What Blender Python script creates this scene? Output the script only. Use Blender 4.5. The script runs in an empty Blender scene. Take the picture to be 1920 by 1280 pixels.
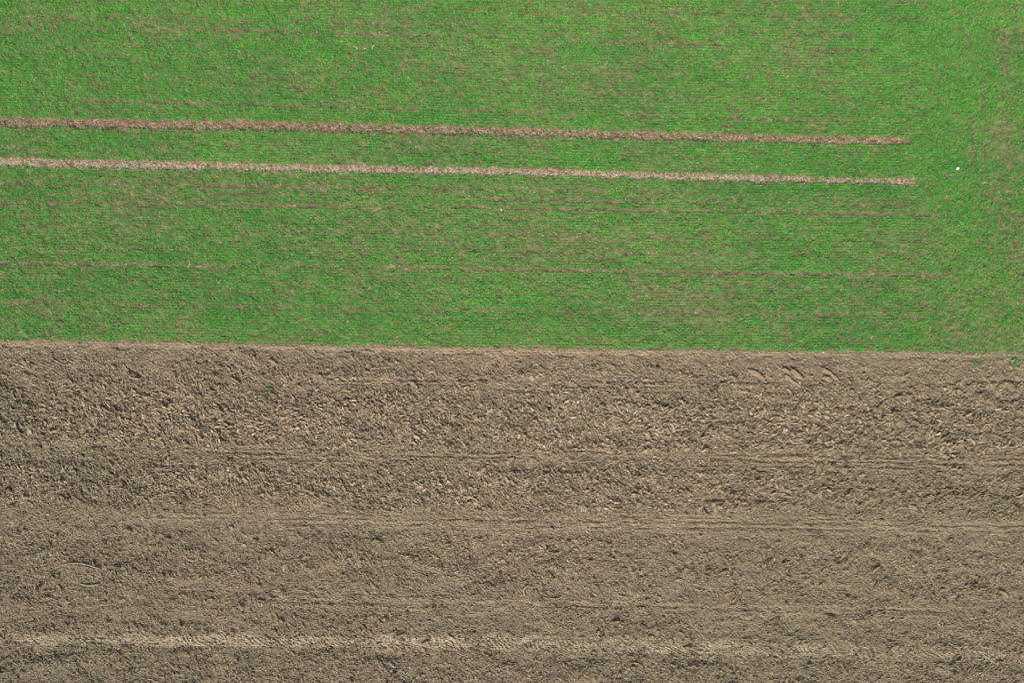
import bpy, bmesh, math, random
import numpy as np
from mathutils import Vector

R = math.radians
sc = bpy.context.scene
C = sc.collection
random.seed(7)
rng = np.random.default_rng(11)

# ------------------------------------------------------------------ camera
S = 1920 / 46.8                       # photo pixels per metre of ground
cam_d = bpy.data.cameras.new('camera')
cam = bpy.data.objects.new('camera', cam_d)
C.objects.link(cam)
cam.location = (0, 0, 31.2)           # drone looking straight down
cam.rotation_euler = (0, 0, 0)
cam_d.sensor_width = 36
cam_d.lens = 24
cam_d.clip_end = 3000
sc.camera = cam

# ------------------------------------------------------------------ light
SUN_EL, SUN_AZ = R(42), math.atan2(-0.30, -0.95)      # azimuth from +Y towards +X
w = bpy.data.worlds.new('World')
sc.world = w
w.use_nodes = True
nt = w.node_tree
sky = nt.nodes.new('ShaderNodeTexSky')
sky.sky_type = 'NISHITA'
sky.sun_disc = False
sky.sun_elevation = SUN_EL
sky.sun_rotation = SUN_AZ
sky.dust_density = 4.0
sky.air_density = 1.0
nt.links.new(sky.outputs[0], nt.nodes['Background'].inputs[0])
nt.nodes['Background'].inputs[1].default_value = 0.105
sd = bpy.data.lights.new('sun', 'SUN')
sun = bpy.data.objects.new('sun', sd)
C.objects.link(sun)
sd.energy = 2.9
sd.angle = R(6)
sd.color = (1.0, 0.955, 0.88)
dvec = Vector((math.sin(SUN_AZ) * math.cos(SUN_EL), math.cos(SUN_AZ) * math.cos(SUN_EL), math.sin(SUN_EL)))
sun.rotation_euler = dvec.to_track_quat('Z', 'Y').to_euler()
sc.view_settings.view_transform = 'Standard'
sc.view_settings.look = 'None'
sc.view_settings.gamma = 1
sc.view_settings.exposure = 0.66

# ------------------------------------------------------------------ helpers
def X(px): return (px - 960) / S
def Y(py): return (640 - py) / S
def line(pts):
    xs = np.array([X(p[0]) for p in pts]); ys = np.array([Y(p[1]) for p in pts])
    def f(x):
        x = np.asarray(x, float)
        y = np.interp(x, xs, ys)
        s0 = (ys[1] - ys[0]) / (xs[1] - xs[0]); s1 = (ys[-1] - ys[-2]) / (xs[-1] - xs[-2])
        y = np.where(x < xs[0], ys[0] + (x - xs[0]) * s0, y)
        return np.where(x > xs[-1], ys[-1] + (x - xs[-1]) * s1, y)
    return f
def sm(a, b, x):
    t = np.clip((np.asarray(x, float) - a) / (b - a), 0, 1)
    return t * t * (3 - 2 * t)

class Field:
    """Tileable smooth random field, about -1..1 (unit deviation), sampled by position."""
    def __init__(self, lx, ly=None, step=None, power=0.0, n=(1024, 1024), seed=0, rot=0):
        ly = ly or lx
        self.step = step or min(lx, ly) / 4
        g = np.random.default_rng(seed).standard_normal(n)
        fy = np.fft.fftfreq(n[0], self.step)[:, None]; fx = np.fft.fftfreq(n[1], self.step)[None, :]
        if power:
            k = np.sqrt((fx * lx) ** 2 + (fy * ly) ** 2)
            H = 1 / (1 + k ** 2) ** (power / 2)
        else:
            H = np.exp(-((fx * lx) ** 2 + (fy * ly) ** 2) * 2.0)
        a = np.fft.ifft2(np.fft.fft2(g) * H).real
        self.a = (a / a.std()).astype(np.float32)
        self.n = n; self.rot = rot
    def __call__(self, x, y):
        if self.rot:
            c, s = math.cos(self.rot), math.sin(self.rot)
            x, y = x * c + y * s, -x * s + y * c
        u = np.asarray(x) / self.step; v = np.asarray(y) / self.step
        iu = np.floor(u).astype(np.int64); iv = np.floor(v).astype(np.int64)
        fu = (u - iu).astype(np.float32); fv = (v - iv).astype(np.float32)
        n0, n1 = self.n
        i0 = iv % n0; i1 = (iv + 1) % n0; j0 = iu % n1; j1 = (iu + 1) % n1
        a = self.a
        return (a[i0, j0] * (1 - fu) + a[i0, j1] * fu) * (1 - fv) + (a[i1, j0] * (1 - fu) + a[i1, j1] * fu) * fv

def mesh_np(name, verts, faces, mats, attrs=None, face_mat=None, smooth=False, kind=None):
    """one mesh object from numpy arrays; faces is (n, 3) or (n, 4)"""
    me = bpy.data.meshes.new(name)
    nv, nf, k = len(verts), len(faces), faces.shape[1]
    me.vertices.add(nv); me.vertices.foreach_set('co', np.ascontiguousarray(verts, np.float32).ravel())
    me.loops.add(nf * k); me.loops.foreach_set('vertex_index', np.ascontiguousarray(faces, np.int32).ravel())
    me.polygons.add(nf)
    me.polygons.foreach_set('loop_start', np.arange(0, nf * k, k, dtype=np.int32))
    me.polygons.foreach_set('loop_total', np.full(nf, k, dtype=np.int32))
    me.polygons.foreach_set('use_smooth', np.full(nf, smooth, dtype=bool))
    if face_mat is not None:
        me.polygons.foreach_set('material_index', face_mat.astype(np.int32))
    for an, av in (attrs or {}).items():
        at = me.attributes.new(an, 'FLOAT', 'POINT')
        at.data.foreach_set('value', np.ascontiguousarray(av, np.float32).ravel())
    for m in mats: me.materials.append(m)
    me.update(calc_edges=True)
    o = bpy.data.objects.new(name, me)
    C.objects.link(o)
    if kind: o['kind'] = kind
    return o

class Mat:
    def __init__(self, name, rough=0.95, spec=0.2):
        self.m = bpy.data.materials.new(name); self.m.use_nodes = True
        self.t = self.m.node_tree; self.N = self.t.nodes; self.L = self.t.links
        self.b = self.N['Principled BSDF']
        self.b.inputs['Roughness'].default_value = rough
        self.b.inputs['Specular IOR Level'].default_value = spec
        self.pos = self.N.new('ShaderNodeNewGeometry').outputs['Position']
    def noise(self, scale, detail=3, rough=0.55, off=(0, 0, 0), stretch=(1, 1, 1)):
        mp = self.N.new('ShaderNodeMapping'); mp.inputs['Location'].default_value = off
        mp.inputs['Scale'].default_value = stretch
        self.L.new(self.pos, mp.inputs[0])
        n = self.N.new('ShaderNodeTexNoise'); n.inputs['Scale'].default_value = scale
        n.inputs['Detail'].default_value = detail; n.inputs['Roughness'].default_value = rough
        self.L.new(mp.outputs[0], n.inputs['Vector'])
        return n.outputs['Fac']
    def attr(self, name):
        a = self.N.new('ShaderNodeAttribute'); a.attribute_name = name
        return a.outputs['Fac']
    def ramp(self, fac, stops):
        r = self.N.new('ShaderNodeValToRGB'); e = r.color_ramp.elements
        while len(e) < len(stops): e.new(0.5)
        for i, (p, c) in enumerate(stops):
            e[i].position = p; e[i].color = (*c, 1)
        self.L.new(fac, r.inputs[0]); return r.outputs[0]
    def mix(self, fac, a, b, mode='MIX'):
        n = self.N.new('ShaderNodeMix'); n.data_type = 'RGBA'; n.blend_type = mode
        for sock, v in ((n.inputs[0], fac), (n.inputs[6], a), (n.inputs[7], b)):
            if isinstance(v, (int, float)): sock.default_value = v
            elif isinstance(v, tuple): sock.default_value = (*v, 1)
            else: self.L.new(v, sock)
        return n.outputs[2]
    def math(self, op, a, b=0.5):
        n = self.N.new('ShaderNodeMath'); n.operation = op
        for s, v in ((n.inputs[0], a), (n.inputs[1], b)):
            if isinstance(v, (int, float)): s.default_value = v
            else: self.L.new(v, s)
        return n.outputs[0]
    def color(self, c): self.L.new(c, self.b.inputs['Base Color'])
    def bump(self, h, dist=0.02, strength=1.0):
        n = self.N.new('ShaderNodeBump'); n.inputs['Distance'].default_value = dist
        n.inputs['Strength'].default_value = strength
        self.L.new(h, n.inputs['Height']); self.L.new(n.outputs[0], self.b.inputs['Normal'])

# ------------------------------------------------------------------ materials
def soil_material(name, dark, mid, light, accent, lens_tone):
    m = Mat(name, 0.97, 0.15)
    big = m.noise(0.35, 3, off=(3, 7, 0))
    crumb = m.noise(16, 5, 0.72)
    fine = m.noise(60, 2, 0.6, off=(5, 1, 2))
    v = m.math('ADD', m.math('MULTIPLY', m.attr('tint'), 0.75), m.math('MULTIPLY', crumb, 0.35))
    col = m.ramp(v, [(0.12, dark), (0.45, mid), (0.85, light)])
    col = m.mix(m.math('MULTIPLY', big, 0.40), col, accent, 'MIX')
    col = m.mix(m.math('MULTIPLY', m.attr('lens_tone'), 0.55), col, lens_tone)  # olive lens tint laid over the soil's own colour
    col = m.mix(m.math('MULTIPLY', m.attr('warm'), 0.6), col, (0.31, 0.220, 0.130))
    damp = m.ramp(m.noise(1.3, 4, 0.6, off=(8, 2, 0), stretch=(0.6, 1.5, 1)), [(0.36, (0.90, 0.90, 0.90)), (0.56, (1, 1, 1))])
    col = m.mix(1.0, col, damp, 'MULTIPLY')
    speck = m.ramp(fine, [(0.66, (0, 0, 0)), (0.74, (1, 1, 1))])
    col = m.mix(m.math('MULTIPLY', speck, 0.35), col, light)
    m.color(col)
    m.bump(m.math('ADD', m.noise(26, 4, 0.7, off=(1, 1, 1)), m.math('MULTIPLY', fine, 0.5)), 0.05, 1.0)
    return m.m
M_plough = soil_material('ploughed_soil', (0.102, 0.078, 0.051), (0.242, 0.184, 0.118), (0.58, 0.460, 0.308), (0.250, 0.183, 0.120), (0.214, 0.186, 0.112))
M_track = soil_material('track_soil', (0.096, 0.068, 0.041), (0.188, 0.133, 0.078), (0.35, 0.258, 0.160), (0.175, 0.124, 0.074), (0.17, 0.12, 0.08))
M_track_dark = soil_material('damp_track_soil', (0.082, 0.054, 0.031), (0.165, 0.110, 0.062), (0.31, 0.215, 0.130), (0.155, 0.103, 0.060), (0.15, 0.105, 0.068))
M_crop = soil_material('crop_soil', (0.072, 0.060, 0.033), (0.155, 0.124, 0.066), (0.33, 0.265, 0.155), (0.142, 0.116, 0.062), (0.12, 0.10, 0.06))
def far_crop():
    m = Mat('far_wheat_cover', 0.9, 0.2)
    g = m.ramp(m.noise(7, 6, 0.85, stretch=(1, 2, 1)), [(0.30, (0.15, 0.115, 0.065)), (0.43, (0.060, 0.160, 0.042)), (0.55, (0.065, 0.215, 0.036)), (0.75, (0.14, 0.33, 0.05))])
    m.color(g); m.bump(m.noise(14, 4, 0.7), 0.05, 1.0)
    return m.m
M_far = far_crop()
def leaf_material(name, stops, trans=0.3):
    m = Mat(name, 0.6, 0.3)
    c = m.ramp(m.attr('tint'), stops)
    m.color(c)
    tr = m.N.new('ShaderNodeBsdfTranslucent'); m.L.new(m.mix(1.0, c, (1.0, 1.15, 0.7), 'MULTIPLY'), tr.inputs['Color'])
    mx = m.N.new('ShaderNodeMixShader'); mx.inputs[0].default_value = trans
    m.L.new(m.b.outputs[0], mx.inputs[1]); m.L.new(tr.outputs[0], mx.inputs[2])
    m.L.new(mx.outputs[0], m.N['Material Output'].inputs['Surface'])
    return m.m
M_leaf = leaf_material('wheat_leaf', [(0.0, (0.038, 0.210, 0.046)), (0.35, (0.070, 0.348, 0.050)), (0.7, (0.145, 0.465, 0.058)), (0.93, (0.28, 0.58, 0.11)), (1.0, (0.56, 0.53, 0.33))])
M_weed = leaf_material('weed_leaf', [(0.0, (0.07, 0.17, 0.05)), (1.0, (0.16, 0.32, 0.09))])
def plain(name, a, b, scale=20, rough=0.85, bump=0.004, use_tint=False):
    m = Mat(name, rough, 0.25)
    f = m.attr('tint') if use_tint else m.noise(scale, 4, 0.6)
    m.color(m.ramp(f, [(0.25, a), (0.75, b)]))
    if bump: m.bump(m.noise(scale * 2, 3), bump)
    return m.m
M_straw = plain('straw', (0.30, 0.22, 0.13), (0.66, 0.58, 0.43), use_tint=True, bump=0)
M_flake = plain('dry_flake', (0.17, 0.130, 0.084), (0.48, 0.390, 0.265), use_tint=True, bump=0)
M_root = plain('dry_root', (0.22, 0.17, 0.11), (0.36, 0.29, 0.20), 30)
M_white = plain('white_stone', (0.70, 0.72, 0.68), (0.86, 0.87, 0.84), 30)
M_pale = plain('pale_stone', (0.34, 0.30, 0.235), (0.52, 0.47, 0.38), 30)

# ------------------------------------------------------------------ lines on the field (photo positions turned to metres)
edge = line([(0, 638), (250, 640.5), (480, 645), (720, 648), (960, 652), (1200, 655), (1440, 657), (1700, 659.5), (1920, 663)])
t1 = line([(0, 230.5), (480, 237), (960, 248), (1440, 261), (1705, 267)]); T1_END = X(1704)
t2 = line([(0, 305), (480, 314), (960, 323), (1440, 336), (1722, 342.5)]); T2_END = X(1722)
def half1(x): return np.interp(x, [X(0), X(1705)], [0.222, 0.172])
def half2(x): return np.interp(x, [X(0), X(1722)], [0.192, 0.155])
gaps = [  # centre line, half width m, strength, x range px
    (line([(0, 345), (480, 351), (960, 358)]), 0.045, 0.85, -200, 760),
    (line([(0, 380), (480, 386), (960, 392), (1750, 406)]), 0.065, 0.90, -200, 1760),
    (line([(0, 495), (480, 500), (960, 507), (1900, 520)]), 0.055, 0.75, -200, 1800),
    (line([(0, 185), (480, 200), (960, 212), (1700, 232)]), 0.050, 0.80, -200, 1700),
    (line([(0, 52), (600, 62), (960, 74), (1650, 96)]), 0.045, 0.70, 150, 1640),
    (line([(0, 357), (700, 374), (1700, 387)]), 0.045, 0.60, 300, 1740),
    (line([(0, 365), (700, 366), (1700, 378)]), 0.035, 0.40, 0, 1700),
    (line([(0, 466), (960, 472), (1750, 486)]), 0.040, 0.45, -100, 1760),
    (line([(0, 545), (960, 552), (1750, 562)]), 0.040, 0.40, -100, 1500),
    (line([(0, 150), (960, 176), (1700, 190)]), 0.040, 0.35, 300, 1600),
]
f_patch = Field(0.55, 0.38, seed=1); f_mid = Field(0.30, 0.11, seed=2, step=0.04); f_big = Field(3.5, 1.6, step=0.5, seed=3)
f_sm = Field(0.11, 0.07, step=0.025, seed=6, n=(2048, 2048))
f_edge = Field(0.25, 0.2, step=0.06, seed=4); f_run = Field(1.6, 0.2, step=0.08, seed=5)
thin = [  # px, py, rx, ry, strength: places where the wheat stands thin
    (860, 268, 190, 26, .45), (960, 360, 500, 16, .25), (1050, 460, 420, 55, .28), (640, 450, 160, 40, .22),
    (1700, 560, 260, 80, .18), (1878, 230, 26, 130, .55), (1895, 440, 45, 110, .55), (1840, 600, 120, 70, .30), (1800, 470, 50, 60, .18),
    (1880, 90, 22, 90, .22), (90, 75, 60, 40, .30), (1350, 540, 260, 60, .22), (900, 40, 500, 40, .12),
    (250, 590, 200, 30, .15), (1300, 130, 260, 60, .12), (560, 130, 260, 60, .12)]
lush = [(1600, 357, 190, 12, .55), (1640, 60, 140, 120, .22), (1760, 200, 80, 200, .25), (80, 190, 140, 40, .2),
        (960, 225, 900, 9, .25), (480, 585, 500, 30, .12), (1240, 226, 400, 14, .2)]
def blobs(lst, x, y):
    px = x * S + 960; py = 640 - y * S; s = 0
    for (cx, cy, rx, ry, k) in lst:
        s = s + k * np.exp(-((px - cx) / rx) ** 2 - ((py - cy) / ry) ** 2)
    return s
def cover(x, y):
    """0..1 chance that a wheat seed at (x, y) came up"""
    d = 1.0 - 0.08 * (f_big(x, y) < -0.6)
    d = d - 0.50 * blobs(thin, x, y) + blobs(lush, x, y) * 0.4
    d = d - 0.12 * sm(0.6, 2.0, f_patch(x, y) - 1.5 * blobs(lush, x, y)) - 0.12 * sm(0.5, 1.9, f_mid(x, y)) - 0.75 * sm(0.50, 1.6, f_sm(x, y))
    px = x * S + 960
    for (f, hw, k, a, b) in gaps:
        hw = hw * 0.92; dist = np.abs(y - f(x) + 0.010 * f_edge(x, y))
        on = (px > a) & (px < b)
        d = d - on * min(1, k * 1.25) * (0.88 + 0.12 * np.clip(f_run(x, y) + 0.6, 0, 1)) * (1 - sm(hw * 0.6, hw * 1.35, dist))
    for (f, hw, xe) in ((t1, half1, T1_END), (t2, half2, T2_END)):
        dist = np.abs(y - f(x)) + 0.022 * f_edge(x, y) + 0.035 * f_sm(x, y) + 0.02 * f_patch(x, y)
        d = np.where((x < xe + 0.25 * f_edge(y, x)) & (dist < hw(x)), 0.035 + 0.10 * sm(1.4, 2.2, f_mid(x, y)), d)
    d = np.where(y < edge(x) + 0.020 + 0.040 * f_edge(x, y) + 0.03 * f_sm(x, y), 0, d)
    return np.clip(d, 0, 1)

# ------------------------------------------------------------------ the ploughed field
GX, GY, ST = 27.0, 17.6, 0.021
def grow(step, n=22, f=1.45):
    return np.cumsum(step * f ** np.arange(1, n + 1))
xs = np.arange(-GX, GX + ST / 2, ST)
ts = np.arange(0, GY + ST / 2, ST)
nx, nt_ = len(xs), len(ts)
XX, TT = np.meshgrid(xs, ts)                       # TT: distance below the wheat edge
YY = edge(XX) - TT
f_wave = Field(1.1, 0.7, step=0.2, seed=21); f_lump = Field(0.30, 0.20, step=0.045, seed=22); f_crumb = Field(0.075, 0.06, step=0.02, seed=23, n=(2048, 2048))
f_fiber = Field(0.9, 0.05, step=0.02, seed=24, n=(2048, 2048)); f_brk = Field(1.4, 0.12, step=0.07, seed=25)
f_rough = Field(1.3, 0.5, step=0.15, seed=26)
H = 0.020 * f_wave(XX, YY) + 0.011 * f_lump(XX, YY)
TINT = (0.34 + 0.05 * f_lump(XX + 5, YY) + 0.03 * f_wave(XX, YY + 9)).astype(np.float32)
PXg = XX * S + 960
def py_of(x, py_ref, slope=0.0125):               # photo row of a line that passes py_ref at the middle
    return Y(py_ref + slope * (x * S))
# straight marks the implements left: (row at x=960, slope, width, depth, x from, x to, broken)
marks = [(713, .004, .055, .050, 470, 1500, .5), (722, .010, .05, .045, 480, 1520, .6), (731, .010, .05, .035, 900, 1500, .4), (704, .012, .06, .03, 1000, 1300, .2), (718, .012, .06, .04, 80, 420, .2),
         (846, .013, .055, .040, -100, 2100, .5), (856, .015, .06, .050, 350, 2100, .8), (865, .014, .05, .040, 300, 2100, .5), (875, .014, .05, .035, 1200, 2100, .4),
         (838, .013, .05, .03, 1400, 2000, .3), (932, .010, .06, .04, 1250, 1500, .2),
         (965, .012, .06, .030, 300, 1700, .2), (974, .011, .05, .030, 200, 2000, .7), (985, .011, .06, .035, 500, 2000, .8), (993, .010, .05, .02, 700, 1500, .3),
         (1118, .02, .05, .03, -100, 900, .3), (1127, .018, .05, .03, 500, 1400, .5), (1133, .016, .07, .050, 500, 1800, .6), (1142, .012, .05, .03, 900, 1700, .2),
         (706, .01, .06, .05, 1800, 2100, .7), (738, .01, .06, .05, 1840, 2100, .7)]
flat = np.zeros_like(H)                            # where wheels pressed the clods down
for (py0, slope, wd, dp, a, b, full) in marks:
    yy = py_of(XX, py0, slope)
    d = (YY - yy) + 0.012 * f_brk(XX, YY * 0.3)
    on = sm(a, a + 60, PXg) * (1 - sm(b - 60, b, PXg)) * sm(-0.4 - full, 1.1 - full, f_brk(XX * 0.7 + 3 * py0, YY) + 0.5 * f_rough(XX + py0, YY)) * 0.8
    wd *= 1.25; dp *= 1.05; d = d + 0.010 * f_crumb(XX, YY) + 0.02 * f_lump(XX, YY)
    prof = np.exp(-(d / wd) ** 2)
    H = H - dp * prof * on + 0.55 * dp * np.exp(-((np.abs(d) - wd * 2.0) / wd) ** 2) * on
    flat = np.maximum(flat, on * 0.8 * np.exp(-(d / (wd * 2.6)) ** 4))
    TINT += (0.05 * np.exp(-((d + wd * 2.0) / wd) ** 2) * on).astype(np.float32)
# lugged tyre band near the bottom
yt = line([(0, 1197), (420, 1199), (960, 1204), (1440, 1216), (1920, 1232)])(XX)
d = YY - yt + 0.05 * f_wave(XX, YY) + 0.03 * f_lump(XX, YY)
on = np.exp(-(d / 0.30) ** 4) * sm(-1.4, -0.3, f_brk(XX, YY + 40)) * (1 - 0.3 * sm(1500, 1700, PXg))
lug = np.sin((XX + d * 0.9 + 0.10 * f_wave(XX, YY) + 0.022 * f_lump(XX, YY)) * 2 * math.pi / 0.27) * np.clip(0.55 + 0.6 * f_rough(XX + 4, YY), 0.05, 1.3)
H = H * (1 - 0.8 * on) + on * 0.024 * np.tanh(1.6 * lug)
H -= 0.05 * np.exp(-((d + 0.36) / 0.08) ** 2) * on
H += 0.04 * np.exp(-((d + 0.27) / 0.05) ** 2) * on
flat = np.maximum(flat, on * 0.82)
TINT += (0.20 * on).astype(np.float32)
# smooth furrow wall under the wheat edge, scratches left by the ploughshares on the left
on = 1 - sm(0.22, 0.42, TT + 0.05 * f_lump(XX, YY))
H = H * (1 - 0.8 * on) - 0.03 * sm(0.0, 0.35, TT) * on
H += 0.008 * np.exp(-((TT - 0.10) / 0.05) ** 2) * (0.6 + 0.5 * f_brk(XX, YY))
flat = np.maximum(flat, on * 0.85)
TINT += (0.12 * on * sm(0.04, 0.16, TT) * (0.8 + 0.5 * f_fiber(XX, YY))).astype(np.float32)
on = sm(0.42, 0.55, TT) * (1 - sm(1.0, 1.3, TT)) * (1 - sm(600, 820, PXg)) 
H += on * 0.020 * np.clip(0.4 + 0.8 * f_rough(XX, YY + 2), 0, 1.4) * np.tanh(1.5 * np.sin((XX + 1.1 * (YY) + 0.20 * f_wave(XX, YY) + 0.03 * f_lump(XX, YY)) * 2 * math.pi / 0.31))
H += on * 0  
H += 0.006 * f_fiber(XX, YY) * np.clip(0.3 + flat, 0, 1)

H0 = H.copy()
# clods: tilted slabs of turned earth stamped over each other
def stamp(cx, cy, la, lb, ang, h, tilt, tint, p, wob):
    r = int(math.ceil(max(la, lb) / ST)) + 1
    j0 = int(round((cx + GX) / ST)); i0 = int(round((float(edge(cx)) - cy) / ST))
    ja, jb, ia, ib = max(j0 - r, 0), min(j0 + r + 1, nx), max(i0 - r, 0), min(i0 + r + 1, nt_)
    if ja >= jb or ia >= ib: return
    dx = XX[ia:ib, ja:jb] - cx; dy = YY[ia:ib, ja:jb] - cy
    c, s = math.cos(ang), math.sin(ang)
    u = (dx * c + dy * s) / la; v = (-dx * s + dy * c) / lb
    m = np.abs(u + wob * v * v) ** p + np.abs(v + wob * u) ** p
    base = H0[min(max(i0, 0), nt_ - 1), min(max(j0, 0), nx - 1)]
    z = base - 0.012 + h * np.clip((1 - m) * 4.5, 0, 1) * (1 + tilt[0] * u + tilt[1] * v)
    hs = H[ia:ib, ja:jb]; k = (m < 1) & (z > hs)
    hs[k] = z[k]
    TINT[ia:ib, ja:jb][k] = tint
N = 120000
cx = rng.uniform(-GX, GX, N); ct = GY * rng.uniform(0.0, 1, N); cyv = edge(cx) - ct
pyv = 640 - cyv * S - (cx * S) * 0.0125; pxv = cx * S + 960
def size_at(x, y):
    pyv = 640 - y * S - (x * S) * 0.0125
    k = np.interp(pyv, [655, 672, 700, 735, 760, 820, 842, 850, 872, 885, 920, 955, 968, 992, 1005, 1060, 1120, 1135, 1180, 1235, 1300],
                      [.35, .60, .90, .95, 1.38, 1.42, 1.1, .75, .80, 1.15, 1.25, .90, .50, .50, .75, .82, .70, .70, .75, .85, .85])
    return k * (1 + 0.14 * f_rough(x, y))
size = size_at(cx, cyv)
fl = flat[np.clip(((edge(cx) - cyv) / ST).astype(int), 0, nt_ - 1), np.clip(((cx + GX) / ST).astype(int), 0, nx - 1)]
mean_ang = R(-38) + R(62) * sm(1050, 1450, pxv) * sm(740, 800, pyv) + R(25) * f_rough(cx + 30, cyv)
order = np.argsort(rng.uniform(size=N) + 0.0)
for i in order:
    if rng.random() < fl[i] * 1.05: continue
    s_ = size[i] * math.exp(rng.normal(0, 0.38))
    la = 0.058 * s_ * rng.uniform(0.9, 1.5); lb = max(la / rng.uniform(1.4, 3.2), 0.02)
    h = rng.uniform(0.3, 1.0) * min(0.085, 1.1 * lb)
    stamp(cx[i], cyv[i], la, lb, mean_ang[i] + rng.normal(0, 0.7), h, (rng.normal(0, .35), rng.normal(0, .55)),
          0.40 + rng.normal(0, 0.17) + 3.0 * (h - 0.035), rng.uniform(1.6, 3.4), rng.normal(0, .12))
H += 0.010 * f_crumb(XX, YY)
f_dry = Field(0.9, 0.25, step=0.06, seed=43)
def band(py, w, a, b, k, slope=0.0125):           # trodden, drier earth: paler
    global TINT
    d = YY - py_of(XX, py, slope)
    TINT += (0.6 * k * np.exp(-(d / w) ** 4) * sm(a, a + 150, PXg) * (1 - sm(b - 150, b, PXg)) * np.clip(0.75 + 0.45 * f_dry(XX, YY), 0, 1.6)).astype(np.float32)
band(979, .40, 150, 2100, .13); band(858, .30, 250, 2100, .09); band(717, .35, 450, 1560, .09); band(1133, .30, 300, 1900, .11); band(1100, .3, -100, 900, .08, .02)
band(1175, .3, 500, 1800, -.05, .018); band(1235, .35, -100, 2000, -.06, .018); band(665, .2, -100, 1700, .06)
band(1040, .7, -200, 800, -.05)
db = (YY - yt); TINT += (0.30 * np.exp(-(db / 0.34) ** 4) * np.clip(0.85 + 0.4 * f_dry(XX, YY), 0.2, 1.5)).astype(np.float32)
# long earth ridges and pits seen near the left and along the bottom
for (px, py, L, W, a, h) in [(250, 704, 16, 4, -28, .09), (74, 722, 15, 5, -30, .09), (52, 697, 12, 4, -20, -.12), (256, 699, 12, 4, -30, -.05), (470, 700, 26, 4, -30, .07), (455, 694, 26, 3, -30, -.06),
                             (500, 709, 20, 4, -25, .07), (995, 1203, 20, 6, 25, -.12), (60, 1225, 22, 14, -40, -.14), (240, 1205, 12, 7, 10, -.13), (270, 912, 9, 7, 10, -.12), (1860, 738, 26, 9, -15, -.12),
                             (1895, 722, 18, 6, -40, .12), (210, 1190, 30, 8, -45, .04), (150, 1060, 40, 5, -8, .05), (470, 1222, 34, 9, -10, -.09), (720, 1228, 44, 8, -5, -.08), (1090, 1235, 60, 8, 0, -.09), (1330, 1240, 50, 7, -2, -.08),
                             (1560, 1150, 14, 4, -10, -.10), (1470, 850, 44, 3, 0, -.06), (340, 1215, 26, 8, 5, -.10), (130, 1205, 20, 7, 0, -.10), (1900, 1215, 26, 12, 10, -.06)]:
    u0, v0 = X(px), Y(py); c, s = math.cos(R(a)), math.sin(R(a))
    u = ((XX - u0) * c + (YY - v0) * s) / (L / S); v = (-(XX - u0) * s + (YY - v0) * c) / (W / S)
    H += h * np.exp(-(u * u) ** 2 - v * v) 
Hfun = H
def soil_z(x, y):
    i = np.clip(((edge(x) - y) / ST).round().astype(int), 0, nt_ - 1); j = np.clip(((np.asarray(x) + GX) / ST).round().astype(int), 0, nx - 1)
    return H[i, j]

def soil_flat(x, y):
    i = np.clip(((edge(x) - y) / ST).astype(int), 0, nt_ - 1); j = np.clip(((x + GX) / ST).astype(int), 0, nx - 1)
    return flat[i, j]
def extend(coords, both):
    e = grow(coords[1] - coords[0], 24, 1.5)
    return np.concatenate([coords[0] - e[::-1], coords, coords[-1] + e]) if both else np.concatenate([coords, coords[-1] + e])
def pad(A, n, both_x, edge_val=None):
    return np.pad(A, ((0, n), (n, n)), mode='edge' if edge_val is None else 'constant', constant_values=edge_val or 0)
def grid_faces(nr, nc):
    i = np.arange(nr - 1)[:, None] * nc + np.arange(nc - 1)[None, :]
    return np.stack([i, i + nc, i + nc + 1, i + 1], -1).reshape(-1, 4)
xe = extend(xs, True); te = extend(ts, False); n_ = 24
XE, TE = np.meshgrid(xe, te)
def YE_(x, t): return edge(x) - t
HE = np.pad(H, ((0, n_), (n_, n_)), mode='edge'); fall = np.exp(-np.maximum(0, np.maximum(np.abs(XE) - GX, TE - GY)) / 0.3)
HE = HE * fall
V = np.stack([XE, edge(XE) - TE, HE], -1).reshape(-1, 3)
TI = np.pad(TINT, ((0, n_), (n_, n_)), constant_values=0.45).ravel()
f_tone = Field(5.0, 3.0, step=0.8, seed=41)
CL = np.clip(0.30 + 0.22 * f_tone(XE, YE_(XE, TE)) + 0.55 * sm(3, 22, XE) + 0.35 * sm(6, 22, -XE) + 0.35 * sm(5, 15, TE), 0, 1)  # olive toward sides and bottom: lens colour shift put into the soil colour
mesh_np('ploughed_field_ground', V, grid_faces(len(te), len(xe)), [M_plough], {'tint': TI, 'lens_tone': CL, 'warm': np.exp(-((TE - 0.20 - 0.05 * f_wave(XE, TE)) / 0.15) ** 2) * (1 - 0.75 * sm(3, 14, XE))}, smooth=False, kind='structure')

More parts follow.
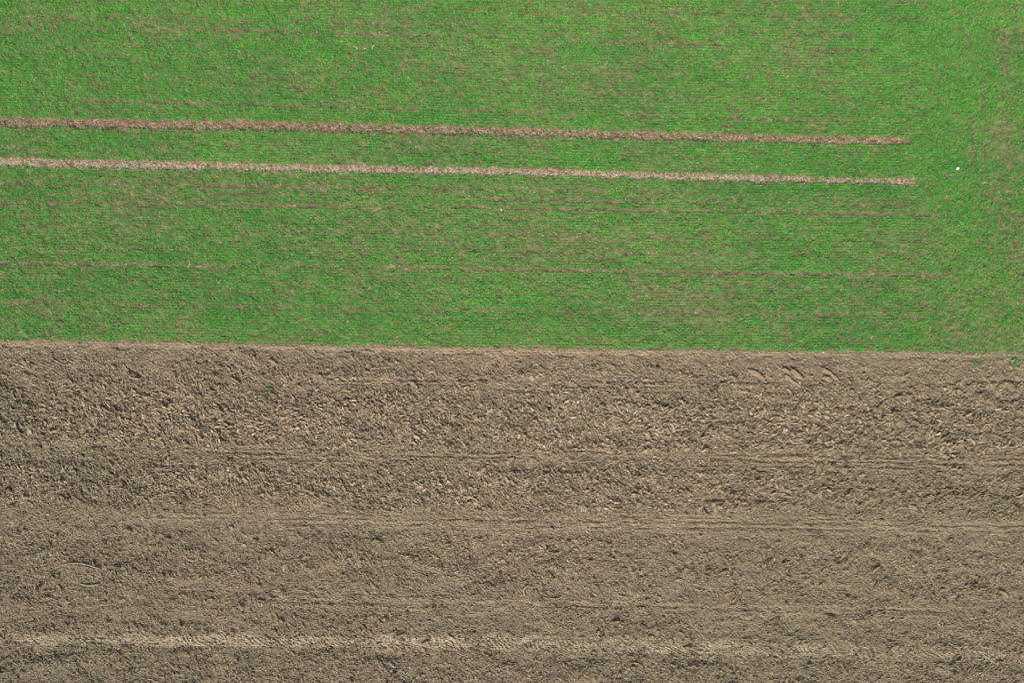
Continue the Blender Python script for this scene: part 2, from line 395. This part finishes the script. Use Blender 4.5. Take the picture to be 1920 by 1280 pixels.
# ------------------------------------------------------------------ ground under the wheat, and the two bare wheel tracks
SG = 0.034
xg = np.arange(-GX, GX, SG); tg = np.arange(0, 18.4, SG)
xg = extend(xg, True); tg = extend(tg, False)
XG, TG = np.meshgrid(xg, tg); YG = edge(XG) + TG
HG = 0.010 * f_lump(XG, YG) + 0.006 * f_crumb(XG * 0.6, YG * 0.6) + 0.012 * f_wave(XG, YG)
HG += 0.012 * sm(0, 0.2, TG) * sm(-.5, .5, f_edge(XG, YG))
near = (np.abs(XG) < GX - .02) & (YG < 17.5 + 0.08 * f_edge(XG, YG))
in1 = (np.abs(YG - t1(XG)) < half1(XG) * 0.97 + 0.02 * f_edge(XG, YG)) & (XG < T1_END)
in2 = (np.abs(YG - t2(XG)) < half2(XG) * 0.97 + 0.02 * f_edge(XG, YG)) & (XG < T2_END)
for f, hf, xend in ((t1, half1, T1_END), (t2, half2, T2_END)):
    d = (YG - f(XG)); q = np.exp(-(d / (hf(XG) * 0.85)) ** 6) * (1 - sm(xend - .15, xend, XG))
    HG -= 0.032 * q
    HG += q * 0.010 * np.tanh(2 * np.sin((XG + np.abs(d) * 1.0) * 2 * math.pi / 0.24)) * 0.5 + q * 0.010 * f_crumb(XG, YG) + q * 0.007 * f_lump(XG, YG)
HG = np.where(near, HG, 0); HG[0, :] = 0.35 * HG[0, :]
TIG = 0.45 + 0.10 * f_crumb(XG * .5, YG * .5) + 0.06 * f_lump(XG, YG + 3)
Vg = np.stack([XG, YG, HG], -1).reshape(-1, 3)
Fg = grid_faces(len(tg), len(xg))[:, ::-1]
def fcells(m): return m[:-1, :-1].ravel()
sel1, sel2 = fcells(in1), fcells(in2)
def submesh(name, sel, mats, fm=None):
    F = Fg[sel]; used, inv = np.unique(F, return_inverse=True)
    return mesh_np(name, Vg[used], inv.reshape(-1, 4), mats, {'tint': TIG.ravel()[used]}, fm, kind='structure')
rest = ~(sel1 | sel2)
submesh('wheat_field_ground', rest, [M_crop, M_far], fcells(~near)[rest].astype(int))
submesh('wheel_track_ground', sel1, [M_track_dark])
submesh('wheel_track_ground.001', sel2, [M_track])
def crop_z(x, y):
    t = y - edge(x)
    q = 0
    for f, hf, xend in ((t1, half1, T1_END), (t2, half2, T2_END)):
        q = q + 0.032 * np.exp(-((y - f(x)) / (hf(x) * 0.85)) ** 6) * (x < xend)
    return 0.010 * f_lump(x, y) + 0.012 * f_wave(x, y) + 0.012 * sm(-.5, .5, f_edge(x, y)) - q

# ------------------------------------------------------------------ young wheat
rows = np.arange(-1.0, 20.0, 0.125)
px_step = 0.030
ax = np.arange(-GX, GX, px_step)
RX, RT = np.meshgrid(ax, rows)
blend = np.clip((RT) / 10, 0, 1)                     # drill rows run with the wheel tracks, a little askew to the edge
slope0 = -0.0125
RYs = edge(RX) + RT - (RX + 25) * 0.0095 * blend
X0 = RX.ravel() + rng.normal(0, .010, RX.size); Y0 = RYs.ravel() + rng.normal(0, .017, RX.size)
head = X(1735) + 0.25 * f_big(X0 * 0, Y0) * 0.4      # headland: rows run up the picture
k = X0 < head
rowk = np.repeat(1 - 0.30 * np.clip(rng.normal(0, 1, len(rows)) - 0.7, 0, 1.5) - 0.10 * rng.random(len(rows)), len(ax))
f_drill = Field(3.5, 0.06, step=0.03, seed=8, n=(1024, 1024))
rowk = rowk - 0.30 * sm(0.6, 1.9, f_drill(RX.ravel(), RT.ravel()))
X0, Y0 = X0[k], Y0[k]; rowk = rowk[k]
hr = np.arange(X(1715), GX, 0.125)
HX, HY = np.meshgrid(hr, np.arange(-1.0, 18.3, px_step))
hx = HX.ravel() + 0.010 * (HY.ravel()) ** 1.0 + rng.normal(0, .040, HX.size); hy = HY.ravel() + rng.normal(0, .01, HX.size)
k = hx > X(1735) + 0.25 * f_big(hx * 0, hy) * 0.4
X0 = np.concatenate([X0, hx[k]]); Y0 = np.concatenate([Y0, hy[k]])
rowk = np.concatenate([rowk, 1 - 0.55 * sm(0.4, 1.7, f_drill(hy[k], hx[k]))])
k = (rng.random(len(X0)) < cover(X0, Y0) * rowk) & (Y0 < 17.6)
X0, Y0 = X0[k], Y0[k]
P = len(X0)
vig = np.clip(1.0 + 0.13 * f_patch(X0 + 9, Y0) + 0.10 * f_big(X0, Y0 + 7) + 0.25 * blobs(lush, X0, Y0) - 0.20 * blobs(thin, X0, Y0), 0.6, 1.4)
NB = 7
bx = np.repeat(X0, NB); by = np.repeat(Y0, NB); bv = np.repeat(vig, NB); n = len(bx)
az = rng.uniform(0, 2 * math.pi, n); L = 0.098 * bv * rng.uniform(0.6, 1.25, n); Wd = 0.0074 * rng.uniform(0.8, 1.35, n)
lean = rng.uniform(0.45, 1.3, n)
z0 = crop_z(bx, by) - 0.004
dx, dy = np.cos(az), np.sin(az)
m1 = 0.5 * L; r1 = m1 * np.sin(lean * 0.6); h1 = m1 * np.cos(lean * 0.6)
r2 = r1 + (L - m1) * np.sin(np.minimum(lean * 1.5, 1.9)); h2 = h1 + (L - m1) * np.cos(np.minimum(lean * 1.5, 1.9))
bx = bx + rng.normal(0, .006, n); by = by + rng.normal(0, .006, n)
v = np.empty((n, 4, 3), np.float32)
v[:, 0] = np.stack([bx, by, z0], -1)
v[:, 1] = np.stack([bx + dx * r1 - dy * Wd, by + dy * r1 + dx * Wd, z0 + h1], -1)
v[:, 2] = np.stack([bx + dx * r2, by + dy * r2, z0 + h2], -1)
v[:, 3] = np.stack([bx + dx * r1 + dy * Wd, by + dy * r1 - dx * Wd, z0 + h1], -1)
tn = 0.46 + np.repeat(rng.normal(0, .09, P) + 0.05 * f_patch(X0, Y0 + 30) + 0.045 * f_big(X0 + 12, Y0) + 0.05 * sm(X(1600), X(1850), X0) + 0.05 * sm(9, 15, Y0) - 0.20 * blobs(lush[:1], X0, Y0), NB) + rng.normal(0, .10, n)
dry = 0.055 + 0.09 * np.exp(-((bx - 0) / 13) ** 2 - ((by - 4) / 6) ** 2) + 0.10 * np.exp(-(np.maximum(by - edge(bx), 0) / 0.35))
tn = np.where(rng.random(n) < dry, rng.uniform(0.9, 1.0, n), np.clip(tn, 0, 0.9))
base = np.arange(n, dtype=np.int32)[:, None] * 4
F = np.concatenate([base + np.array([[0, 1, 3]]), base + np.array([[1, 2, 3]])], 1).reshape(-1, 3)
wheat = mesh_np('wheat_grass', v.reshape(-1, 3), F, [M_leaf], {'tint': np.repeat(tn, 4)}, kind='stuff')
wheat['label'] = 'young green wheat growing in thin drilled rows'
print('wheat plants', P)

# ------------------------------------------------------------------ straw and stones lying loose (uncountable)
def straw(name, x, y, z, Lm, seed, kind='stuff', bright=0.0, wid=0.0045, mat=None, ang=None):
    g = np.random.default_rng(seed); n = len(x)
    L = Lm * g.lognormal(0, 0.45, n); a = g.uniform(0, 2 * math.pi, n) if ang is None else ang + g.normal(0, .5, n); Wd = wid * g.uniform(.7, 1.6, n); t = g.normal(0, .22, n)
    b = g.normal(0, .3, n)
    dx, dy = np.cos(a), np.sin(a)
    pts = []
    for s in (-.5, 0, .5):
        cxx = x + dx * L * s - dy * b * L * (0.25 - s * s); cyy = y + dy * L * s + dx * b * L * (0.25 - s * s); cz = z + L * s * t + 0.008
        for q in (-1, 0, 1):
            pts.append(np.stack([cxx - dy * Wd * q, cyy + dx * Wd * q, cz + (0.6 * Wd if q == 0 else 0)], -1))
    v = np.stack(pts, 1)
    base = np.arange(n)[:, None] * 9
    fl = []
    for r in (0, 3):
        for q in (0, 1): fl.append([r + q, r + q + 3, r + q + 4, r + q + 1])
    F = np.concatenate([base + np.array([f]) for f in fl], 1).reshape(-1, 4)
    tint = np.clip(g.beta(2, 2, n) + bright, 0, 1)
    return mesh_np(name, v.reshape(-1, 3), F, [mat or M_straw], {'tint': np.repeat(tint, 9)}, kind=kind)
def in_track(f, hf, xend, n, lo=-GX):
    x = rng.uniform(lo, xend, n); return x, f(x) + hf(x) * np.clip(rng.normal(0, .55, n), -1.25, 1.25)
xa, ya = in_track(t1, half1, T1_END, 4300); xb, yb = in_track(t2, half2, T2_END, 14000)
k = rng.random(len(xb)) < (1.0 - 0.45 * sm(X(1350), X(1500), xb)); xb, yb = xb[k], yb[k]
xc = rng.uniform(-GX, GX, 60000); yc = rng.uniform(0, 17.6, 60000); kk = (yc > edge(xc)) & (rng.random(60000) < 0.35 + 0.5 * (1 - cover(xc, yc)))
xc, yc = xc[kk], yc[kk]
xd = rng.uniform(-GX, GX, 1500); yd = edge(xd) - 0.10 + rng.normal(0, .16, 1500)
px_ = np.concatenate([xa, xb, xc, xd]); py_ = np.concatenate([ya, yb, yc, yd])
zz = np.where(py_ > edge(px_), crop_z(px_, py_), soil_z(px_, py_))
o = straw('straw_litter', px_, py_, zz, 0.055, 31); o['label'] = 'short bits of dry straw lying on the bare soil'
xs_, ys_ = rng.uniform(-GX, GX, 60000), rng.uniform(-17.5, 0.3, 60000); k = ys_ < edge(xs_) - 0.05; xs_, ys_ = xs_[k], ys_[k]
zf = soil_z(xs_, ys_)
hi = zf - 0.25 * (soil_z(xs_ + .07, ys_) + soil_z(xs_ - .07, ys_) + soil_z(xs_, ys_ + .07) + soil_z(xs_, ys_ - .07))
k = rng.random(len(xs_)) < np.clip(0.45 + 14 * hi, 0.08, 1); xs_, ys_, zf = xs_[k], ys_[k], zf[k]
pxf = xs_ * S + 960; pyf = 640 - ys_ * S - xs_ * S * 0.0125
af = R(-38) + R(62) * sm(1050, 1450, pxf) * sm(740, 800, pyf) + R(25) * f_rough(xs_ + 30, ys_)
af = af * (1 - 0.85 * sm(0.05, 0.4, soil_flat(xs_, ys_)))
def lens_tone_at(x, y):
    t = edge(x) - y
    return np.clip(0.30 + 0.22 * f_tone(x, y) + 0.55 * sm(3, 22, x) + 0.35 * sm(6, 22, -x) + 0.35 * sm(5, 15, t), 0, 1)  # same painted lens shift, for the loose clods
def rubble(name, n, seed, label):
    """loose clods: angular, flattened, elongated lumps lying on the worked soil"""
    g = np.random.default_rng(seed)
    x = g.uniform(-GX, GX, n); y = g.uniform(-17.5, 0.2, n)
    f = soil_flat(x, y); sz = size_at(x, y)
    k = (y < edge(x) - 0.03) & (g.random(n) > f * 0.85) & (g.random(n) < np.clip(0.22 + 0.70 * sz + 0.10 * f_dry(x, y), .1, 1))
    x, y, sz = x[k], y[k], sz[k]; n = len(x)
    L = 0.040 * sz ** 1.0 * np.minimum(g.lognormal(0, .36, n), 2.3); W = np.maximum(L / g.uniform(1.4, 3.4, n), 0.012); T = W * g.uniform(.35, .9, n)
    pxf = x * S + 960; pyf = 640 - y * S - x * S * 0.0125
    a = R(-38) + R(62) * sm(1050, 1450, pxf) * sm(740, 800, pyf) + R(25) * f_rough(x + 30, y) + g.normal(0, .6, n)
    c = np.array([[-1, -.7, -1], [1, -.6, -1], [.9, .8, -1], [-.9, .7, -1], [-.75, -.6, 1], [.7, -.5, .9], [.75, .55, 1], [-.6, .6, .8], [1.25, .1, -.1], [-1.25, 0, -.1]])
    v = c[None] + g.normal(0, .17, (n, 10, 3))
    v = v * np.stack([L, W, T], -1)[:, None, :]
    tx, ty = g.normal(0, .38, n)[:, None], g.normal(0, .38, n)[:, None]
    X_, Y_, Z_ = v[..., 0], v[..., 1], v[..., 2]
    Z_ = Z_ + X_ * tx + Y_ * ty
    ca, sa = np.cos(a)[:, None], np.sin(a)[:, None]
    P_ = np.stack([x[:, None] + X_ * ca - Y_ * sa, y[:, None] + X_ * sa + Y_ * ca, Z_ + (soil_z(x, y) + T * .45)[:, None]], -1)
    tri = np.array([[4, 5, 6], [4, 6, 7], [0, 1, 5], [0, 5, 4], [1, 8, 5], [8, 2, 6], [8, 6, 5], [1, 2, 8], [2, 3, 7], [2, 7, 6], [3, 9, 7], [9, 0, 4], [9, 4, 7], [3, 0, 9], [0, 2, 1], [0, 3, 2]])
    F = (np.arange(n)[:, None, None] * 10 + tri[None]).reshape(-1, 3)
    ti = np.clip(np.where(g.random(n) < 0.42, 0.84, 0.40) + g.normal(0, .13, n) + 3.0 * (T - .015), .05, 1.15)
    o = mesh_np(name, P_.reshape(-1, 3), F, [M_plough], {'tint': np.repeat(ti, 10), 'lens_tone': np.repeat(lens_tone_at(x, y), 10)}, kind='stuff')
    o['label'] = label; print(name, n)
rubble('clod_rubble', 250000, 77, 'loose angular clods scattered over the ploughed soil')
o = straw('crumb_litter', xs_, ys_, zf + 0.004, 0.070, 32, wid=0.0105, mat=M_flake, ang=af); o['label'] = 'pale dry flakes and scraps of stubble over the ploughed soil'

# ------------------------------------------------------------------ single things
def link(name, bm, mat, label, cat, group=None, smooth=False):
    me = bpy.data.meshes.new(name); bm.to_mesh(me); bm.free(); me.materials.append(mat)
    for p in me.polygons: p.use_smooth = smooth
    if 'tint' not in me.attributes:
        a = me.attributes.new('tint', 'FLOAT', 'POINT')
        a.data.foreach_set('value', np.array([random.uniform(.38, .56) for _ in me.vertices], np.float32))
    o = bpy.data.objects.new(name, me); C.objects.link(o)
    o['label'] = label; o['category'] = cat
    if group: o['group'] = group
    return o
def z_at(x, y):
    return float(soil_z(x, y)) if y < float(edge(x)) else float(crop_z(np.array([x]), np.array([y]))[0])
def slab(p0, p1, wpx, h, label, taper=0.55, seed=0, up=0.07):
    """a turned slab of earth, long axis from p0 to p1 (photo px), with ragged edge and sloping top"""
    r = random.Random(seed); a = Vector((X(p0[0]), Y(p0[1]))); b = Vector((X(p1[0]), Y(p1[1])))
    c = (a + b) / 2; L = (b - a).length / 2; ax = (b - a).normalized(); ay = Vector((-ax.y, ax.x)); W = wpx / S / 2
    bm = bmesh.new(); n = 26; rings = []
    for (k, hz) in ((1.06, -0.06), (1.0, h * .75), (0.86, h), (0.45, h * 1.06)):
        ring = []
        for i in range(n):
            th = 2 * math.pi * i / n; cu, cv = math.cos(th), math.sin(th)
            rr = random.Random(seed * 97 + i); j = 1 + rr.uniform(-.16, .13)
            u = math.copysign(abs(cu) ** .8, cu) * L * j * k
            wv = math.copysign(abs(cv) ** .75, cv) * W * j * k * (1 - taper * max(0, u / L) ** 2) + 0.12 * W * math.sin(3 * u / L + seed)
            z = hz + (up * wv / W * 0.35 if k < 1.05 else 0) + r.uniform(-.006, .006)
            ring.append(bm.verts.new((ax.x * u + ay.x * wv, ax.y * u + ay.y * wv, z)))
        rings.append(ring)
    top = bm.verts.new((0, 0, h * 1.05))
    for q in range(3):
        for i in range(n): bm.faces.new((rings[q][i], rings[q][(i + 1) % n], rings[q + 1][(i + 1) % n], rings[q + 1][i]))
    for i in range(n): bm.faces.new((rings[3][i], rings[3][(i + 1) % n], top))
    o = link('earth_slab', bm, M_plough, label, 'earth slab', 'large slabs of turned earth')
    o.location = (c.x, c.y, z_at(c.x, c.y) * 0.3 + 0.015)
    return o
slabs = [((1402, 692), (1433, 710), 8, .09, 'broad pointed earth slab lying alone, left of the two slab clusters near the wheat edge'),
         ((1466, 690), (1482, 701), 7, .08, 'short rounded earth slab at the upper left of the four-slab cluster'),
         ((1480, 692), (1505, 711), 9, .11, 'longest and widest earth slab of the four-slab cluster, pointed at its lower right'),
         ((1470, 703), (1485, 714), 7, .08, 'stubby earth slab with a round end, below the gap in the four-slab cluster'),
         ((1480, 713), (1497, 721), 5, .07, 'small thin earth slab at the bottom of the four-slab cluster'),
         ((1540, 690), (1560, 703), 7, .10, 'broad upper earth slab of the three-slab cluster, beside a dark crack'),
         ((1557, 701), (1571, 714), 5, .09, 'narrow earth slab running to a point at the right of the three-slab cluster'),
         ((1542, 706), (1559, 715), 7, .08, 'pale flat earth slab below the dark crack of the three-slab cluster'),
         ((504, 674), (522, 683), 6, .09, 'light earth slab beneath a dark slash, next to a round clod near the wheat edge'),
         ((370, 664), (380, 651), 4, .06, 'slim upright earth slab standing out on the smooth strip beside the wheat'),
         ((270, 897), (288, 888), 6, .08, 'light oblong earth slab lying just above a small round pit'),
         ((433, 646 + 60), (452, 720), 4, .07, 'slender earth slab trailing down towards the twin drag grooves'),
         ((1634, 1070), (1650, 1060), 5, .07, 'spindle shaped earth slab pointing at the pale stones in fine soil'),
         ((1872, 1105), (1890, 1118), 6, .08, 'pale crooked earth slab in the loose soil close to the tyre band'),
         ((790, 1208), (806, 1199), 5, .08, 'raised earth slab lying across the light tyre band')]
for i, (a, b, wpx, h, lab) in enumerate(slabs): slab(a, b, wpx, h, lab, seed=i + 1, up=0.05)

def stone(px, py, rx, ry, ang, mat, name, label, cat, h=0.05, seed=0, group=None):
    bm = bmesh.new(); bmesh.ops.create_icosphere(bm, subdivisions=3, radius=1)
    r = random.Random(seed); ph = [r.uniform(0, 6.28) for _ in range(6)]
    for v in bm.verts:
        p = v.co; k = 1 + .12 * math.sin(2.7 * p.x + ph[0]) + .10 * math.sin(3.3 * p.y + ph[1]) + .08 * math.sin(4.1 * p.z + ph[2]) + .05 * math.sin(7 * p.x + 5 * p.y + ph[3])
        x, y, z = p.x * k * rx, p.y * k * ry, min(p.z * k, .8) * h
        v.co = (x * math.cos(ang) - y * math.sin(ang), x * math.sin(ang) + y * math.cos(ang), z)
    o = link(name, bm, mat, label, cat, group, True)
    o.location = (X(px), Y(py), z_at(X(px), Y(py)) + h * .45)
    return o
st = stone(1793.5, 317, .075, .052, R(65), M_white, 'white_stone', 'bright white oval stone on the green headland beyond the wheel track ends', 'stone', .06, 1)
st.location.z += 0.05
g = 'pale stones on the soil'
for q, (px, py, rx, lab) in enumerate([
        (1543, 660, .060, 'pale stone on the wheat edge directly above the three-slab cluster'),
        (641, 470, .040, 'tiny whitish stone among thin wheat above the fourth seed gap line'),
        (745, 631, .042, 'small white stone in the wheat a little above the soil edge'),
        (940, 393, .055, 'pale stone lying in the thin brown seed gap below the wheel tracks'),
        (653, 602, .045, 'small cream stone in dense wheat rows with straw bits round it'),
        (1711, 1059, .055, 'cream stone, upper one of two in the crumbly light soil'),
        (1706, 1086, .060, 'greyish stone, lower one of two in the crumbly light soil'),
        (503, 652, .055, 'rounded pale stone on the smooth strip just under the wheat'),
        (530, 653, .045, 'angular pale stone on the smooth strip beside a rounded stone'),
        (1498, 716.5, .055, 'grey stone at the tip of the four-slab cluster'),
        (268, 702, .03, 'tiny pale stone beside the dark pit and ridge of earth'),
        (1797, 304, .030, 'yellowish pebble in the headland wheat by the bright white stone')]):
    stone(px, py, rx, rx * .7, random.uniform(0, 3), M_pale, 'pale_stone', lab, 'stone', .04, q + 5, g).location.z += 0.02

def stalk(pts, r, label, name='dry_root', mat=None, cat='root', group='dry roots and stalks in the soil'):
    P = [Vector((X(a), Y(b), 0)) for a, b in pts]
    path = []
    for i in range(len(P) - 1):                       # Catmull-Rom
        p0, p1, p2, p3 = P[max(i - 1, 0)], P[i], P[i + 1], P[min(i + 2, len(P) - 1)]
        for k in range(7):
            t = k / 7
            path.append(0.5 * ((2 * p1) + (p2 - p0) * t + (2 * p0 - 5 * p1 + 4 * p2 - p3) * t * t + (3 * p1 - p0 - 3 * p2 + p3) * t ** 3))
    path.append(P[-1]); n = len(path)
    zs = [z_at(p.x, p.y) for p in path]; zb = max(zs) * 0.6 + sum(zs) / n * .4
    c = sum(path, Vector()) / n
    bm = bmesh.new(); rings = []
    for i, p in enumerate(path):
        t = (path[min(i + 1, n - 1)] - path[max(i - 1, 0)]).normalized(); s = Vector((-t.y, t.x, 0)); f = i / (n - 1)
        rad = r * (0.35 + 0.65 * math.sin(math.pi * min(max(f, .06), .94)) ** .6) * (1 + .12 * math.sin(i * 1.9))
        rings.append([bm.verts.new(Vector((p.x - c.x, p.y - c.y, zb + r * .7)) + s * rad * math.cos(a) + Vector((0, 0, 1)) * rad * math.sin(a)) for a in [2 * math.pi * k / 8 for k in range(8)]])
    for a, b in zip(rings, rings[1:]):
        for k in range(8): bm.faces.new((a[k], a[(k + 1) % 8], b[(k + 1) % 8], b[k]))
    bm.faces.new(rings[0][::-1]); bm.faces.new(rings[-1])
    o = link(name, bm, mat or M_root, label, cat, group, True); o.location = (c.x, c.y, 0)
for pts, r, lab in [([(991, 1095), (984, 1101), (982, 1108), (986, 1118)], .045, 'thick curved pale root standing across the groove in the lower field'),
                    ([(1030, 1119), (1040, 1121), (1051, 1119)], .032, 'short pale root lying beside the groove, right of the curved root'),
                    ([(1154, 1107), (1160, 1114), (1170, 1117), (1180, 1119)], .032, 'bent root with a hooked end beside the groove'),
                    ([(1097, 1170), (1101, 1161), (1106, 1152)], .030, 'straight short stalk leaning in the fine soil above the tyre band'),
                    ([(120, 1057), (136, 1054), (155, 1054), (172, 1058), (192, 1065)], .036, 'long arched root, upper one of two in fine soil'),
                    ([(151, 1092), (166, 1096), (178, 1095), (188, 1094)], .032, 'shallow curved root, lower one of two in fine soil'),
                    ([(240, 699), (248, 706), (256, 709), (266, 710)], .035, 'hooked pale root along the rim of a dark pit'),
                    ([(1622, 747), (1632, 742), (1645, 738), (1652, 732)], .022, 'thin straight stalk pointing away from the three-slab cluster'),
                    ([(1517, 721), (1523, 715), (1528, 709)], .020, 'thin reddish stalk between the two slab clusters'),
                    ([(240, 1206), (250, 1202), (262, 1192)], .030, 'pale stalk lying beside a pit on the tyre band')]:
    stalk(pts, r, lab)
for pts, lab in [([(665, 87), (669, 91), (671, 94)], 'pale maize husk in the wheat, first of three near the top'),
                 ([(683, 92), (687, 92)], 'smallest pale maize husk between two longer ones near the top'),
                 ([(697, 92), (700, 87), (702, 85)], 'upright pale maize husk, last of three near the top'),
                 ([(1632, 634), (1635, 628)], 'cream husk leaning in wheat just above the soil edge'),
                 ([(352, 502), (355, 497), (356, 490)], 'whitish husk standing on a seed gap beside a straw tuft')]:
    stalk(pts, .026, lab, 'dry_husk', M_straw, 'husk', 'pale husks in the wheat')

def weed(px, py, rad, nl, label, seed):
    r = random.Random(seed); bm = bmesh.new(); lay = bm.verts.layers.float.new('tint')
    for i in range(nl):
        a = r.uniform(0, 6.283); L = rad * r.uniform(.5, 1.1); w_ = L * r.uniform(.16, .26); el = r.uniform(.15, .9); ox, oy = r.gauss(0, rad * .35), r.gauss(0, rad * .35)
        t = r.random(); vs = []
        for (s, q, h) in ((0, 0, 0), (.45, 1, .8), (1, 0, .7), (.45, -1, .8), (.5, 0, .7)):
            u = L * s * math.cos(el); z = L * s * math.sin(el) * h
            v = bm.verts.new((ox + u * math.cos(a) - q * w_ * math.sin(a), oy + u * math.sin(a) + q * w_ * math.cos(a), z)); v[lay] = t; vs.append(v)
        bm.faces.new((vs[0], vs[1], vs[4])); bm.faces.new((vs[1], vs[2], vs[4])); bm.faces.new((vs[2], vs[3], vs[4])); bm.faces.new((vs[3], vs[0], vs[4]))
    o = link('weed_tuft', bm, M_weed, label, 'weed', 'green weeds in the ploughed soil')
    o.location = (X(px), Y(py), z_at(X(px), Y(py)))
for q, (px, py, rad, nl, lab) in enumerate([(1844, 674, .16, 60, 'bright green weed tuft under the wheat edge, right of a fainter tuft'),
        (1827, 683, .14, 36, 'pale sparse weed tuft, lower left neighbour of the bright one by the wheat edge'),
        (1902, 681, .20, 50, 'wide dull green weed patch by the wheat edge near the deep wheel gouge'),
        (506, 729, .11, 34, 'small leafy weed at the fork of the drag grooves'),
        (1565, 750, .09, 26, 'tiny round weed in clods below the three-slab cluster'),
        (205, 842, .08, 20, 'tiny weed beside the long grooves between the two cloddy bands'),
        (278, 902, .08, 18, 'faint weed sprout on the rim of the small round pit'),
        (683, 1012, .10, 22, 'yellowish weed sprout alone in the fine soil'),
        (1548, 874, .09, 18, 'pale weed lying in the parallel grooves'),
        (1010, 873, .09, 18, 'little weed just below the long grooves in midfield'),
        (987, 1176, .08, 20, 'dark green sprout just above the light tyre band'),
        (1466, 1258, .08, 16, 'faint sprout in rough soil below the tyre band')]):
    weed(px, py, rad, nl, lab, q + 50)
